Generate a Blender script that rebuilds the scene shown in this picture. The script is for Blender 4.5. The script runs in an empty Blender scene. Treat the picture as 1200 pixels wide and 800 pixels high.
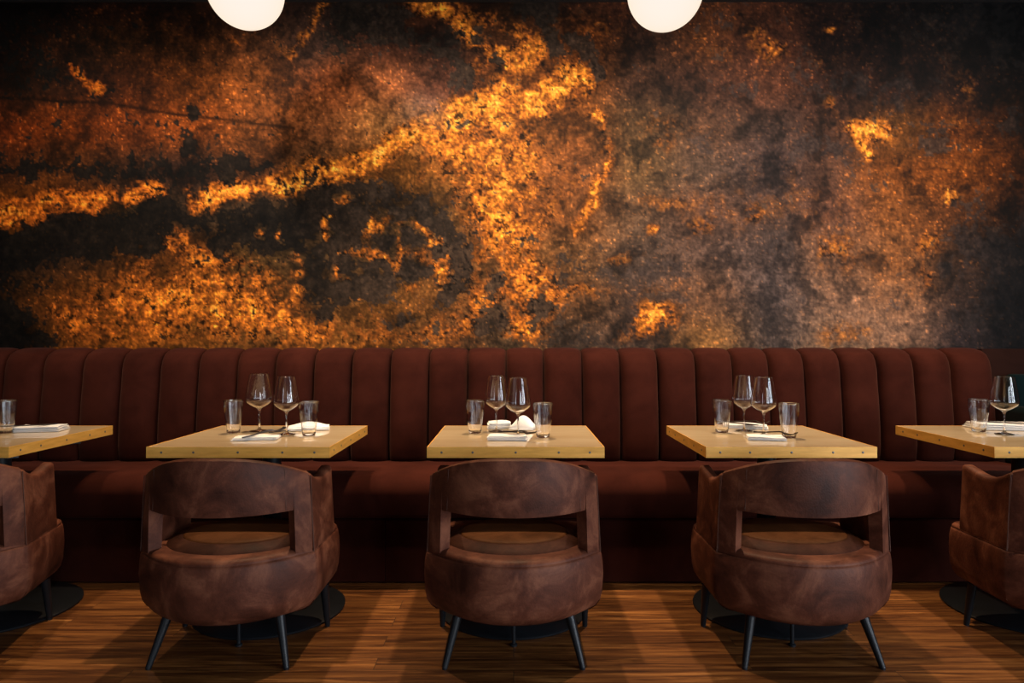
import bpy, bmesh, math, random
import numpy as np
from mathutils import Vector, Matrix
sc = bpy.context.scene
C = sc.collection
PI = math.pi
# ------------------------------------------------------------------ camera, world, lights, exposure
cam_d = bpy.data.cameras.new('camera'); cam = bpy.data.objects.new('camera', cam_d); C.objects.link(cam)
cam.location = (0, 0, 1.16); cam.rotation_euler = (PI / 2, 0, 0)
cam_d.sensor_width = 36; cam_d.lens = 789 / 1200 * 36
cam_d.shift_x = -2 / 1200; cam_d.shift_y = 2 / 1200
cam_d.clip_start = 0.05
sc.camera = cam
world = bpy.data.worlds.new('world'); sc.world = world; world.use_nodes = True
bg = world.node_tree.nodes['Background']; bg.inputs[0].default_value = (0.62, 0.80, 1.0, 1); bg.inputs[1].default_value = 1.6
sc.view_settings.view_transform = 'Standard'; sc.view_settings.look = 'None'; sc.view_settings.gamma = 1
sc.view_settings.exposure = 0.0
sc.view_settings.use_curve_mapping = False
sc.cycles.use_denoising = True
sc.cycles.max_bounces = 10; sc.cycles.transparent_max_bounces = 12; sc.cycles.transmission_bounces = 10; sc.cycles.diffuse_bounces = 3
sc.cycles.sample_clamp_indirect = 4.0
def area(name, loc, rot, sx, sy, power, color):
    l = bpy.data.lights.new(name, 'AREA'); l.shape = 'RECTANGLE'; l.size = sx; l.size_y = sy; l.energy = power; l.color = color
    o = bpy.data.objects.new(name, l); o.location = loc; o.rotation_euler = rot; C.objects.link(o); return o
def spot(name, loc, target, power, color, size, blend, radius):
    l = bpy.data.lights.new(name, 'SPOT'); l.energy = power; l.color = color; l.spot_size = math.radians(size); l.spot_blend = blend; l.shadow_soft_size = radius
    o = bpy.data.objects.new(name, l); o.location = loc
    o.rotation_euler = (Vector(target) - Vector(loc)).to_track_quat('-Z', 'Y').to_euler(); C.objects.link(o); return o
# daylight coming in at the three street windows behind the camera
DAY = (0.86, 0.92, 1.0)
for wy in (-2.5, -1.1, 0.3):
    area('window_daylight', (4.84, wy, 1.62), (PI / 2, 0, PI / 2), 0.6, 2.7, 92, DAY)
for wx in (2.45, 3.8):
    area('window_daylight', (wx, -3.64, 1.62), (PI / 2, 0, 0), 0.55, 2.7, 56, DAY)
area('window_daylight', (-2.6, -3.64, 1.62), (PI / 2, 0, 0), 0.5, 2.7, 16, DAY)
WARM = (1.0, 0.70, 0.42)
for x_ in (-2.30, -1.10, 0.0, 1.05, 2.2):
    spot('ceiling_spotlight_beam', (x_, 3.35, 3.06), (x_, 3.12, 0.75), 150 if x_ < -2 else 255, WARM, 60, 1.0, 0.035)
# row of added, unseen fill spots that brighten the mural wall
for x_ in (-2.7, -1.35, 0.0, 1.35, 2.7):
    spot('mural_fill_beam', (x_, 2.45, 3.06), (x_ * 0.93, 3.85, 1.65), 115 if abs(x_) < 2 else 46 if x_ < 0 else 62, (1.0, 0.88, 0.74), 95, 1.0, 0.06)
# ------------------------------------------------------------------ helpers
def link(o, parent=None):
    C.objects.link(o)
    if parent is not None: o.parent = parent
    return o
def mesh_obj(name, verts, faces, mat, parent=None, smooth=40):
    me = bpy.data.meshes.new(name); me.from_pydata([tuple(v) for v in verts], [], faces); me.update()
    return fin(name, me, mat, parent, smooth)
def fin(name, me, mat, parent=None, smooth=40):
    if mat is not None: me.materials.append(mat)
    if smooth:
        me.polygons.foreach_set('use_smooth', [True] * len(me.polygons))
        if smooth < 180: me.set_sharp_from_angle(angle=math.radians(smooth))
    return link(bpy.data.objects.new(name, me), parent)
def bm_obj(name, bm, mat, parent=None, smooth=40, recalc=True):
    if recalc: bmesh.ops.recalc_face_normals(bm, faces=bm.faces)
    me = bpy.data.meshes.new(name); bm.to_mesh(me); bm.free()
    return fin(name, me, mat, parent, smooth)
def bx(bm, x0, x1, y0, y1, z0, z1, bev=0.0, seg=2, mtx=None):
    r = bmesh.ops.create_cube(bm, size=1.0)
    vs = r['verts']
    for v in vs:
        v.co = Vector(((x0 + x1) / 2 + v.co.x * (x1 - x0), (y0 + y1) / 2 + v.co.y * (y1 - y0), (z0 + z1) / 2 + v.co.z * (z1 - z0)))
    if bev > 0:
        es = list({e for v in vs for e in v.link_edges})
        rr = bmesh.ops.bevel(bm, geom=es, offset=bev, segments=seg, profile=0.5, affect='EDGES')
        vs = list({v for f in rr['faces'] for v in f.verts} | {v for v in vs if v.is_valid})
    if mtx is not None:
        for v in vs:
            if v.is_valid: v.co = mtx @ v.co
    return vs
def lathe(bm, prof, n=48, cx=0, cy=0, closed_top=False, closed_bottom=False, rib=None):
    rings = []
    for k, (r, z) in enumerate(prof):
        if r <= 1e-6: rings.append([bm.verts.new((cx, cy, z))]); continue
        ring = []
        for i in range(n):
            a = 2 * PI * i / n; rr = r * (1 + (rib(k, a) if rib else 0))
            ring.append(bm.verts.new((cx + rr * math.cos(a), cy + rr * math.sin(a), z)))
        rings.append(ring)
    for a, b in zip(rings[:-1], rings[1:]):
        for i in range(n):
            j = (i + 1) % n
            if len(a) == 1 and len(b) == 1: continue
            if len(a) == 1: bm.faces.new((a[0], b[j], b[i]))
            elif len(b) == 1: bm.faces.new((a[i], a[j], b[0]))
            else: bm.faces.new((a[i], a[j], b[j], b[i]))
    if closed_bottom and len(rings[0]) > 1: bm.faces.new(list(reversed(rings[0])))
    if closed_top and len(rings[-1]) > 1: bm.faces.new(rings[-1])
def tube(bm, pts, r, n=10, r_end=None):
    pts = [Vector(p) for p in pts]; rings = []
    m = len(pts); up = Vector((0, 0, 1))
    for i, p in enumerate(pts):
        d = (pts[min(i + 1, m - 1)] - pts[max(i - 1, 0)]).normalized()
        a = d.cross(up)
        if a.length < 1e-3: a = d.cross(Vector((0, 1, 0)))
        a.normalize(); b = d.cross(a).normalized()
        rr = r if r_end is None else r + (r_end - r) * i / (m - 1)
        rings.append([bm.verts.new(p + rr * (math.cos(2 * PI * k / n) * a + math.sin(2 * PI * k / n) * b)) for k in range(n)])
    for A, B in zip(rings[:-1], rings[1:]):
        for k in range(n): bm.faces.new((A[k], A[(k + 1) % n], B[(k + 1) % n], B[k]))
    bm.faces.new(rings[0]); bm.faces.new(list(reversed(rings[-1])))
def empty(name, loc, rz=0, label=None, cat=None, group=None):
    o = bpy.data.objects.new(name, None); o.empty_display_size = 0.1; C.objects.link(o)
    o.location = loc; o.rotation_euler = (0, 0, rz); tag(o, label, cat, group); return o
def tag(o, label=None, cat=None, group=None, kind=None):
    if label: o['label'] = label
    if cat: o['category'] = cat
    if group: o['group'] = group
    if kind: o['kind'] = kind
    return o
def copy_tree(o, parent=None):
    c = o.copy(); C.objects.link(c)
    if parent is not None: c.parent = parent
    for ch in list(o.children): copy_tree(ch, c)
    return c
def place(proto, used, loc, rz, label, cat, group):
    o = proto if not used else copy_tree(proto)
    o.location = loc; o.rotation_euler = (0, 0, rz)
    tag(o, label, cat, group); return o
# ------------------------------------------------------------------ materials
def mat(name):
    m = bpy.data.materials.new(name); m.use_nodes = True
    nt = m.node_tree; b = nt.nodes['Principled BSDF']; return m, nt, b
def N(nt, t, **kw):
    n = nt.nodes.new(t)
    for k, v in kw.items():
        if k in n.inputs: n.inputs[k].default_value = v
        else: setattr(n, k, v)
    return n
def ramp(nt, src, stops):
    r = nt.nodes.new('ShaderNodeValToRGB'); e = r.color_ramp.elements
    while len(e) < len(stops): e.new(0.5)
    for q, (p, c) in zip(e, stops): q.position = p; q.color = (*c, 1)
    nt.links.new(src, r.inputs[0]); return r
def coords(nt, scale=(1, 1, 1), kind='Object'):
    t = nt.nodes.new('ShaderNodeTexCoord'); m = nt.nodes.new('ShaderNodeMapping'); m.inputs['Scale'].default_value = scale
    nt.links.new(t.outputs[kind], m.inputs['Vector']); return m.outputs[0]
def noise(nt, vec, scale, detail=4, rough=0.6, dist=0.0):
    n = N(nt, 'ShaderNodeTexNoise', Scale=scale, Detail=detail, Roughness=rough, Distortion=dist); nt.links.new(vec, n.inputs['Vector']); return n
def bump(nt, b, h, strength, dist=0.002):
    n = N(nt, 'ShaderNodeBump', Strength=strength, Distance=dist); nt.links.new(h, n.inputs['Height']); nt.links.new(n.outputs[0], b.inputs['Normal']); return n
def mixc(nt, fac, a, b_, mode='MIX'):
    n = nt.nodes.new('ShaderNodeMix'); n.data_type = 'RGBA'; n.blend_type = mode
    for s, v in ((n.inputs[0], fac), (n.inputs[6], a), (n.inputs[7], b_)):
        if hasattr(v, 'links'): nt.links.new(v, s)
        elif isinstance(v, (int, float)): s.default_value = v
        else: s.default_value = (*v, 1)
    return n.outputs[2]
def plain(name, col, rough=0.5, metal=0.0, noise_amt=0.12, scale=30):
    m, nt, b = mat(name); v = coords(nt); n = noise(nt, v, scale)
    lo = tuple(c * (1 - noise_amt) for c in col); hi = tuple(min(1, c * (1 + noise_amt)) for c in col)
    r = ramp(nt, n.outputs[0], [(0.3, lo), (0.7, hi)]); nt.links.new(r.outputs[0], b.inputs['Base Color'])
    b.inputs['Roughness'].default_value = rough; b.inputs['Metallic'].default_value = metal
    return m
def leather(name, dark, mid, light, seed):
    m, nt, b = mat(name); v = coords(nt)
    oi = nt.nodes.new('ShaderNodeObjectInfo'); ad = N(nt, 'ShaderNodeVectorMath', operation='MULTIPLY_ADD')
    nt.links.new(oi.outputs['Random'], ad.inputs[0]); ad.inputs[1].default_value = (9, 7, 5); nt.links.new(v, ad.inputs[2]); v = ad.outputs[0]
    n1 = noise(nt, v, 7 + seed, 6, 0.62, 0.6); n2 = noise(nt, v, 90, 3, 0.6)
    r = ramp(nt, n1.outputs[0], [(0.30, dark), (0.50, mid), (0.70, light)])
    c = mixc(nt, 0.25, r.outputs[0], ramp(nt, n2.outputs[0], [(0.3, (0.25, 0.25, 0.25)), (0.7, (1, 1, 1))]).outputs[0], 'MULTIPLY')
    nt.links.new(c, b.inputs['Base Color'])
    rr = N(nt, 'ShaderNodeMapRange'); rr.inputs[3].default_value = 0.46; rr.inputs[4].default_value = 0.68; nt.links.new(n1.outputs[0], rr.inputs[0]); nt.links.new(rr.outputs[0], b.inputs['Roughness'])
    vo = N(nt, 'ShaderNodeTexVoronoi', Scale=160.0); nt.links.new(v, vo.inputs['Vector'])
    mx = N(nt, 'ShaderNodeMath', operation='ADD'); nt.links.new(vo.outputs['Distance'], mx.inputs[0]); nt.links.new(n1.outputs[0], mx.inputs[1])
    bump(nt, b, mx.outputs[0], 0.25, 0.0016)
    b.inputs['Specular IOR Level'].default_value = 0.20
    return m
M = {}
M['leather'] = leather('worn_brown_leather', (0.038, 0.010, 0.005), (0.105, 0.030, 0.015), (0.24, 0.084, 0.043), 0)
M['leather_tan'] = leather('rubbed_tan_leather', (0.050, 0.018, 0.006), (0.082, 0.030, 0.010), (0.11, 0.042, 0.015), 2)
M['leather_dark'] = leather('dark_brown_leather', (0.022, 0.008, 0.005), (0.045, 0.016, 0.010), (0.075, 0.028, 0.016), 1)
for k_ in ('leather_tan', 'leather_dark'): M[k_].node_tree.nodes['Principled BSDF'].inputs['Specular IOR Level'].default_value = 0.06
M['stitch'] = plain('leather_seam', (0.085, 0.032, 0.018), 0.75)
def velvet(name, a, c):
    m, nt, b = mat(name); v = coords(nt, kind='Object')
    n1 = noise(nt, v, 5, 5, 0.6, 0.4); n2 = noise(nt, v, 260, 2, 0.6)
    r = ramp(nt, n1.outputs[0], [(0.3, a), (0.72, c)])
    col = mixc(nt, 0.35, r.outputs[0], ramp(nt, n2.outputs[0], [(0.3, (0.45, 0.45, 0.45)), (0.7, (1, 1, 1))]).outputs[0], 'MULTIPLY')
    nt.links.new(col, b.inputs['Base Color']); b.inputs['Roughness'].default_value = 0.85
    b.inputs['Sheen Weight'].default_value = 0.05; b.inputs['Sheen Roughness'].default_value = 0.45; b.inputs['Sheen Tint'].default_value = (0.9, 0.45, 0.35, 1)
    b.inputs['Specular IOR Level'].default_value = 0.03
    bump(nt, b, n2.outputs[0], 0.25, 0.001); return m
M['velvet'] = velvet('oxblood_velvet', (0.027, 0.0058, 0.0036), (0.050, 0.0112, 0.0066))
M['dark_velvet'] = velvet('dark_brown_cloth', (0.018, 0.007, 0.005), (0.03, 0.011, 0.008))
M['green'] = velvet('dark_green_cloth', (0.002, 0.007, 0.008), (0.003, 0.011, 0.012))
M['black_metal'] = plain('black_metal', (0.010, 0.011, 0.013), 0.36, 0.0)
M['black_base'] = plain('black_cast_iron', (0.008, 0.009, 0.011), 0.42, 0.0)
M['black_metal'].node_tree.nodes['Principled BSDF'].inputs['Specular IOR Level'].default_value = 0.25
M['black_base'].node_tree.nodes['Principled BSDF'].inputs['Specular IOR Level'].default_value = 0.2
M['steel'] = plain('polished_steel', (0.55, 0.54, 0.52), 0.18, 1.0, 0.05)
M['screw'] = plain('grey_screw_metal', (0.16, 0.15, 0.14), 0.5, 0.6, 0.05)
M['dark_steel'] = plain('smoked_steel', (0.035, 0.024, 0.018), 0.4, 0.3, 0.05)
M['linen'] = plain('white_linen', (0.78, 0.76, 0.73), 0.9, 0, 0.05, 80)
M['ceiling'] = plain('black_ceiling_paint', (0.012, 0.011, 0.011), 0.8)
M['sidewall'] = plain('dark_plaster', (0.045, 0.035, 0.03), 0.85)
M['wainscot'] = plain('dark_brown_panel', (0.014, 0.005, 0.004), 0.7)
# brass covered table top
m, nt, b = mat('lacquered_brass_top'); v = coords(nt, (1, 6, 6)); n1 = noise(nt, v, 2.2, 6, 0.6, 0.8); v2 = coords(nt, (2, 30, 2)); n2 = noise(nt, v2, 6, 4, 0.6)
r = ramp(nt, n1.outputs[0], [(0.3, (0.60, 0.44, 0.24)), (0.55, (0.72, 0.56, 0.34)), (0.75, (0.79, 0.64, 0.42))])
c = mixc(nt, 0.25, r.outputs[0], ramp(nt, n2.outputs[0], [(0.35, (0.7, 0.65, 0.6)), (0.65, (1, 1, 1))]).outputs[0], 'MULTIPLY')
nt.links.new(c, b.inputs['Base Color']); b.inputs['Roughness'].default_value = 0.30; b.inputs['Coat Weight'].default_value = 1.0; b.inputs['Coat Roughness'].default_value = 0.04
M['top'] = m
m, nt, b = mat('brass_edge'); v = coords(nt, (3, 3, 20)); n1 = noise(nt, v, 3, 5, 0.6)
r = ramp(nt, n1.outputs[0], [(0.3, (0.70, 0.33, 0.055)), (0.7, (0.92, 0.47, 0.09))])
nt.links.new(r.outputs[0], b.inputs['Base Color']); b.inputs['Metallic'].default_value = 0.15; b.inputs['Roughness'].default_value = 0.45
M['edge'] = m
# glass
m, nt, b = mat('clear_glass'); b.inputs['Base Color'].default_value = (1, 1, 1, 1); b.inputs['Roughness'].default_value = 0.0; b.inputs['Transmission Weight'].default_value = 1.0; b.inputs['IOR'].default_value = 1.54
M['glass'] = m
# opal globe
m, nt, b = mat('opal_glass_lit'); b.inputs['Base Color'].default_value = (0.8, 0.75, 0.7, 1); b.inputs['Emission Color'].default_value = (1.0, 0.86, 0.72, 1)
lw = N(nt, 'ShaderNodeLayerWeight', Blend=0.35); rr = ramp(nt, lw.outputs['Facing'], [(0.0, (1.0, 0.90, 0.80)), (0.80, (1.0, 0.84, 0.66)), (1.0, (1.0, 0.60, 0.28))])
nt.links.new(rr.outputs[0], b.inputs['Emission Color']); b.inputs['Emission Strength'].default_value = 1.0; b.inputs['Roughness'].default_value = 0.3
b.inputs['Base Color'].default_value = (0.0, 0.0, 0.0, 1); b.inputs['Specular IOR Level'].default_value = 0.1
M['globe'] = m
# floor planks running across
m, nt, b = mat('oak_plank_floor'); v = coords(nt)
br = N(nt, 'ShaderNodeTexBrick', Scale=1.0, **{'Mortar Size': 0.0012, 'Mortar Smooth': 0.1, 'Brick Width': 1.35, 'Row Height': 0.092, 'Bias': 0.0}); br.offset = 0.37; br.offset_frequency = 2
br.inputs['Color1'].default_value = (0, 0, 0, 1); br.inputs['Color2'].default_value = (1, 1, 1, 1); br.inputs['Mortar'].default_value = (0.5, 0.5, 0.5, 1)
nt.links.new(v, br.inputs['Vector'])
ofs = N(nt, 'ShaderNodeVectorMath', operation='MULTIPLY_ADD'); nt.links.new(br.outputs['Color'], ofs.inputs[0]); ofs.inputs[1].default_value = (13, 7, 3); nt.links.new(v, ofs.inputs[2])
mp = N(nt, 'ShaderNodeMapping'); mp.inputs['Scale'].default_value = (1.3, 26, 1); nt.links.new(ofs.outputs[0], mp.inputs['Vector'])
g1 = noise(nt, mp.outputs[0], 1.6, 6, 0.65, 0.9); g2 = noise(nt, mp.outputs[0], 7.0, 4, 0.7, 0.3)
mp2 = N(nt, 'ShaderNodeMapping'); mp2.inputs['Scale'].default_value = (1.2, 5, 1); nt.links.new(ofs.outputs[0], mp2.inputs['Vector']); g3 = noise(nt, mp2.outputs[0], 1.3, 3, 0.6, 0.5)
wood = ramp(nt, g1.outputs[0], [(0.28, (0.035, 0.010, 0.003)), (0.45, (0.13, 0.046, 0.012)), (0.60, (0.30, 0.125, 0.033)), (0.76, (0.62, 0.30, 0.095))])
c = mixc(nt, 0.55, wood.outputs[0], ramp(nt, br.outputs['Color'], [(0.0, (0.48, 0.42, 0.38)), (1.0, (1.15, 1.1, 1.05))]).outputs[0], 'MULTIPLY')
c = mixc(nt, 0.6, c, ramp(nt, g3.outputs[0], [(0.3, (0.5, 0.42, 0.36)), (0.7, (1.1, 1.1, 1.1))]).outputs[0], 'MULTIPLY')
c = mixc(nt, 0.45, c, ramp(nt, g2.outputs[0], [(0.35, (0.4, 0.35, 0.3)), (0.65, (1.1, 1.1, 1.1))]).outputs[0], 'MULTIPLY')
c = mixc(nt, br.outputs['Fac'], c, (0.02, 0.010, 0.006))
nt.links.new(c, b.inputs['Base Color']); b.inputs['Roughness'].default_value = 0.38; b.inputs['Specular IOR Level'].default_value = 0.4
bump(nt, b, g2.outputs[0], 0.12, 0.001); M['floor'] = m
# mural print
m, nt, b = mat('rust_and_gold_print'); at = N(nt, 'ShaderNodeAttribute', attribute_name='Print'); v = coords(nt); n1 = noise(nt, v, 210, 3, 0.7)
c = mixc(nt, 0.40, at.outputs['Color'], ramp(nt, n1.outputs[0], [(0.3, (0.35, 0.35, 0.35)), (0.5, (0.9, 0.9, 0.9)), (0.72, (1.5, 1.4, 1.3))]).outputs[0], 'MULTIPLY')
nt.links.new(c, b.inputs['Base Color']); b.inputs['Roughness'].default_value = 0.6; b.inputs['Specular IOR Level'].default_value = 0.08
bump(nt, b, n1.outputs[0], 0.3, 0.0015)
M['mural'] = m
MURAL_GAIN = 1.04
# ---- artwork of the wall mural: drawn as albedo on a fine grid (u to the right, v down, in mural units) ----
def m_hash(ix, iy, seed):
    h = (ix.astype(np.int64) * 374761393 + iy.astype(np.int64) * 668265263 + seed * 1442695041) & 0xffffffff
    h = ((h ^ (h >> 13)) * 1274126177) & 0xffffffff
    return ((h ^ (h >> 16)) & 0xffffff) / float(0xffffff)
def m_noise(x, y, s, seed):
    x = x / s; y = y / s
    ix = np.floor(x); iy = np.floor(y); fx = x - ix; fy = y - iy
    fx = fx * fx * (3 - 2 * fx); fy = fy * fy * (3 - 2 * fy)
    a = m_hash(ix, iy, seed); b = m_hash(ix + 1, iy, seed); c = m_hash(ix, iy + 1, seed); d = m_hash(ix + 1, iy + 1, seed)
    return a + (b - a) * fx + (c - a) * fy + (a - b - c + d) * fx * fy
def m_fbm(x, y, s, seed, n=4, g=0.55):
    t = 0; w = 1.0; W = 0
    for k in range(n):
        t = t + w * m_noise(x + 17.3 * k, y - 9.1 * k, s / 2 ** k, seed + k); W += w; w *= g
    return t / W
def sstep(a, b, x):
    t = np.clip((x - a) / (b - a), 0, 1); return t * t * (3 - 2 * t)
def blob(u, v, x, y, rx, ry, a=1.0, p=1.0):
    return a * np.exp(-(((u - x) / rx) ** 2 + ((v - y) / ry) ** 2) ** p)
def stroke(u, v, pts, w, a=1.0):
    d = np.full(u.shape, 1e9)
    for (x0, y0), (x1, y1) in zip(pts[:-1], pts[1:]):
        dx, dy = x1 - x0, y1 - y0
        t = np.clip(((u - x0) * dx + (v - y0) * dy) / (dx * dx + dy * dy), 0, 1)
        d = np.minimum(d, np.hypot(u - x0 - t * dx, v - y0 - t * dy))
    return a * np.exp(-(d / w) ** 2)
def poly(u, v, pts, soft, a=1.0):
    ins = np.zeros(u.shape, bool); d = np.full(u.shape, 1e9)
    n = len(pts)
    for i in range(n):
        x0, y0 = pts[i]; x1, y1 = pts[(i + 1) % n]
        dx, dy = x1 - x0, y1 - y0
        if dy != 0:
            c = ((y0 > v) != (y1 > v)) & (u < dx * (v - y0) / dy + x0); ins ^= c
        t = np.clip(((u - x0) * dx + (v - y0) * dy) / (dx * dx + dy * dy + 1e-9), 0, 1)
        d = np.minimum(d, np.hypot(u - x0 - t * dx, v - y0 - t * dy))
    s = np.where(ins, d, -d)
    return a * sstep(-2.6 * soft, 2.8 * soft, s)
# ground colours every 75 units across (u = 0..1200) and 50 down (v = 0..400), sRGB, with vignette shade painted into the corners
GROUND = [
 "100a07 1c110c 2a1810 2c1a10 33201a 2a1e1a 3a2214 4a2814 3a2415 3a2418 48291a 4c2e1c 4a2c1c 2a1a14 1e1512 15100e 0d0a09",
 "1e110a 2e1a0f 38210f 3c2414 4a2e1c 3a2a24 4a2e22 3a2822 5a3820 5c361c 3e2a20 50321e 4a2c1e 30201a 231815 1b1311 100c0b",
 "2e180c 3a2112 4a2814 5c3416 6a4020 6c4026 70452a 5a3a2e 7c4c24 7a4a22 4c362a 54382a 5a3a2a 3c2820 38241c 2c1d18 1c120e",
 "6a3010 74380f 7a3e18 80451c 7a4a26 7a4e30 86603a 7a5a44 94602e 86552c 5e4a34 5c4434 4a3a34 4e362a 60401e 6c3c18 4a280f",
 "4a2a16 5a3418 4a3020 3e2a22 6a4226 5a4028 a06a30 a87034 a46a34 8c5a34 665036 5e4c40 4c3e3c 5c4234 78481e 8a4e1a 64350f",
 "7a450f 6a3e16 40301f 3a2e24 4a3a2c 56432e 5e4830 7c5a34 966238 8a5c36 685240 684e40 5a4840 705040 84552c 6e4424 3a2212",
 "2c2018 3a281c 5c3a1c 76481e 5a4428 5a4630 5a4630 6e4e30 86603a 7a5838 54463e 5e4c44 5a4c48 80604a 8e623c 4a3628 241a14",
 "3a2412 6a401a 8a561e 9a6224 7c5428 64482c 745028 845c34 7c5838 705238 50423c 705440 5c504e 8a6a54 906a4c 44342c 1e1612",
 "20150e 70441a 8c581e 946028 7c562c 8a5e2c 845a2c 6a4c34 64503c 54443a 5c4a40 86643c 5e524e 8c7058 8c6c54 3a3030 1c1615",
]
def region_gold(g): return sstep(.2, .5, g)
def mural(u, v):
    """albedo-like sRGB colour (n,3) of the mural at mural units u, v"""
    rows = [[[int(c[i:i + 2], 16) / 255 for i in (0, 2, 4)] for c in r.split()] for r in GROUND]
    G0 = np.array(rows)
    wu = u + 26 * (m_fbm(u, v, 60, 5) - .5) + 10 * (m_fbm(u, v, 14, 6, 2) - .5)
    wv = v + 22 * (m_fbm(u, v, 60, 15) - .5) + 10 * (m_fbm(u, v, 14, 16, 2) - .5)
    def grid(uu, vv):
        gx = np.clip(uu / 75.0, 0, 15.999); gy = np.clip(vv / 50.0, 0, 7.999)
        ix = gx.astype(int); iy = gy.astype(int); fx = (gx - ix)[..., None]; fy = (gy - iy)[..., None]
        fx = fx * fx * (3 - 2 * fx); fy = fy * fy * (3 - 2 * fy)
        return (G0[iy, ix] * (1 - fx) * (1 - fy) + G0[iy, ix + 1] * fx * (1 - fy) + G0[iy + 1, ix] * (1 - fx) * fy + G0[iy + 1, ix + 1] * fx * fy)
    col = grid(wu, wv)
    f1 = m_fbm(u, v, 9, 31, 4, .7); f2 = m_fbm(u, v, 5, 41, 3, .7); f3 = m_fbm(u, v, 30, 51, 4, .6); fine = m_noise(u, v, 1.9, 61)
    # curly flakes: a warped ridge
    cu = u + 7 * (m_noise(u, v, 6, 71) - .5); cv = v + 7 * (m_noise(u, v, 6, 72) - .5)
    curl = 1 - 2 * np.abs(m_noise(cu, cv, 4.2, 73) - .5)
    col = col * (0.70 + 0.42 * f1 + 0.22 * f3)[..., None]
    # gold
    g = np.zeros(u.shape)
    ps = lambda *a, **k: poly(u if False else wu, wv, *a, **k)
    st = lambda *a, **k: stroke(wu, wv, *a, **k)
    bl = lambda *a, **k: blob(wu, wv, *a, **k)
    adds = [
        st([(248, 234), (268, 226), (300, 220), (345, 217), (402, 200), (441, 181), (479, 162), (531, 133), (556, 122), (590, 110)], 15, 1.0),
        ps([(395, 203), (479, 160), (556, 116), (600, 100), (625, 130), (625, 200), (600, 240), (610, 300), (560, 300), (545, 270), (525, 235), (505, 215), (470, 203)], 16, .56),
        bl(600, 245, 45, 60, .40), bl(590, 175, 26, 40, .35), bl(648, 210, 50, 60, .34), bl(520, 160, 45, 26, .35), bl(578, 145, 30, 30, .3), bl(620, 60, 20, 22, 1.0), bl(606, 38, 8, 14, .6), bl(676, 96, 30, 24, 1.0), bl(628, 120, 30, 20, .85), bl(655, 110, 22, 22, .6),
        st([(478, 4), (520, 12), (545, 40), (575, 62), (600, 72)], 14, .72), st([(530, 5), (590, 30)], 12, .45), bl(565, 78, 22, 14, .6),
        st([(702, 138), (712, 170), (706, 205), (692, 245), (672, 275)], 9, .62),
        st([(0, 248), (40, 243), (80, 236), (120, 233), (160, 231), (176, 224)], 14, 1.0), bl(10, 258, 22, 10, .5), st([(40, 262), (110, 246)], 6, .5),
        ps([(120, 318), (180, 300), (215, 300), (250, 305), (300, 315), (345, 340), (380, 375), (430, 366), (520, 365), (560, 352), (600, 340), (635, 372), (640, 405), (60, 410), (40, 350)], 20, .60),
        bl(275, 330, 42, 36, .36), bl(240, 300, 26, 16, .5), bl(190, 345, 34, 20, .22), bl(205, 280, 14, 14, .75), bl(355, 395, 60, 20, .2), bl(160, 300, 30, 12, .25),
        bl(300, 360, 40, 26, .25), bl(580, 362, 26, 26, .35), bl(606, 325, 26, 34, .65), bl(612, 388, 16, 18, .6), bl(640, 325, 18, 14, .35), bl(520, 322, 16, 18, .55), bl(225, 243, 20, 14, .45), bl(222, 228, 6, 14, .5), bl(560, 320, 30, 40, .3),
        bl(1022, 150, 30, 15, .95), st([(1003, 148), (1012, 168), (1024, 182)], 7, .8), bl(975, 120, 10, 18, .4), bl(1113, 228, 15, 14, .95), bl(1090, 200, 70, 30, .30), bl(1120, 150, 16, 22, .4), bl(1130, 100, 18, 22, .3),
        bl(765, 376, 26, 20, .85), bl(790, 340, 60, 14, .2), bl(722, 296, 40, 7, .45), bl(768, 270, 12, 10, .6), bl(820, 268, 16, 12, .4), bl(780, 238, 40, 12, .3), bl(745, 390, 40, 14, .4),
        bl(975, 292, 30, 20, .4), bl(1088, 282, 22, 22, .5), bl(1086, 322, 12, 12, .55), bl(1010, 310, 60, 18, .25), bl(975, 395, 26, 12, .45), bl(1003, 385, 20, 16, .4), bl(1050, 340, 60, 12, .2),
        st([(88, 78), (100, 92), (112, 104), (122, 107)], 7, 1.0), bl(183, 93, 12, 5, .8), bl(98, 114, 12, 3, .5), bl(276, 48, 10, 6, .65), bl(322, 128, 6, 9, .55), bl(188, 118, 10, 3, .3),
        st([(345, 66), (362, 45), (378, 14), (388, 0)], 8, .5), bl(446, 24, 6, 10, .5), bl(450, 46, 5, 3, .8), bl(330, 60, 14, 14, .25), bl(170, 15, 20, 12, .35), bl(120, 10, 12, 6, .3), bl(90, 16, 20, 10, .2), bl(60, 60, 20, 20, .2), bl(118, 52, 14, 8, .3),
        bl(905, 62, 20, 16, .5), bl(880, 40, 16, 16, .3), bl(972, 34, 10, 5, .6), bl(960, 70, 20, 14, .25), bl(700, 35, 50, 22, .30), bl(835, 60, 50, 30, .22), bl(790, 150, 50, 20, .28), bl(776, 170, 20, 10, .3), bl(900, 230, 70, 40, .18), bl(845, 250, 90, 30, .14), bl(1060, 60, 80, 60, .10), bl(650, 30, 30, 20, .25),
        bl(375, 195, 20, 12, .45), bl(365, 185, 30, 20, .25), bl(500, 60, 30, 14, .15),
        bl(1133, 275, 6, 20, .3), bl(1140, 325, 10, 22, .25), bl(1165, 260, 12, 16, .4), bl(1000, 240, 60, 30, .15), bl(880, 250, 12, 8, .5),
        bl(650, 345, 40, 14, .35), bl(690, 340, 30, 10, .3), bl(640, 360, 10, 20, .3),
    ]
    for a in adds: g = 1 - (1 - np.clip(g, 0, 1)) * (1 - np.clip(a, 0, 1))
    # charcoal
    D = np.zeros(u.shape)
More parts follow.
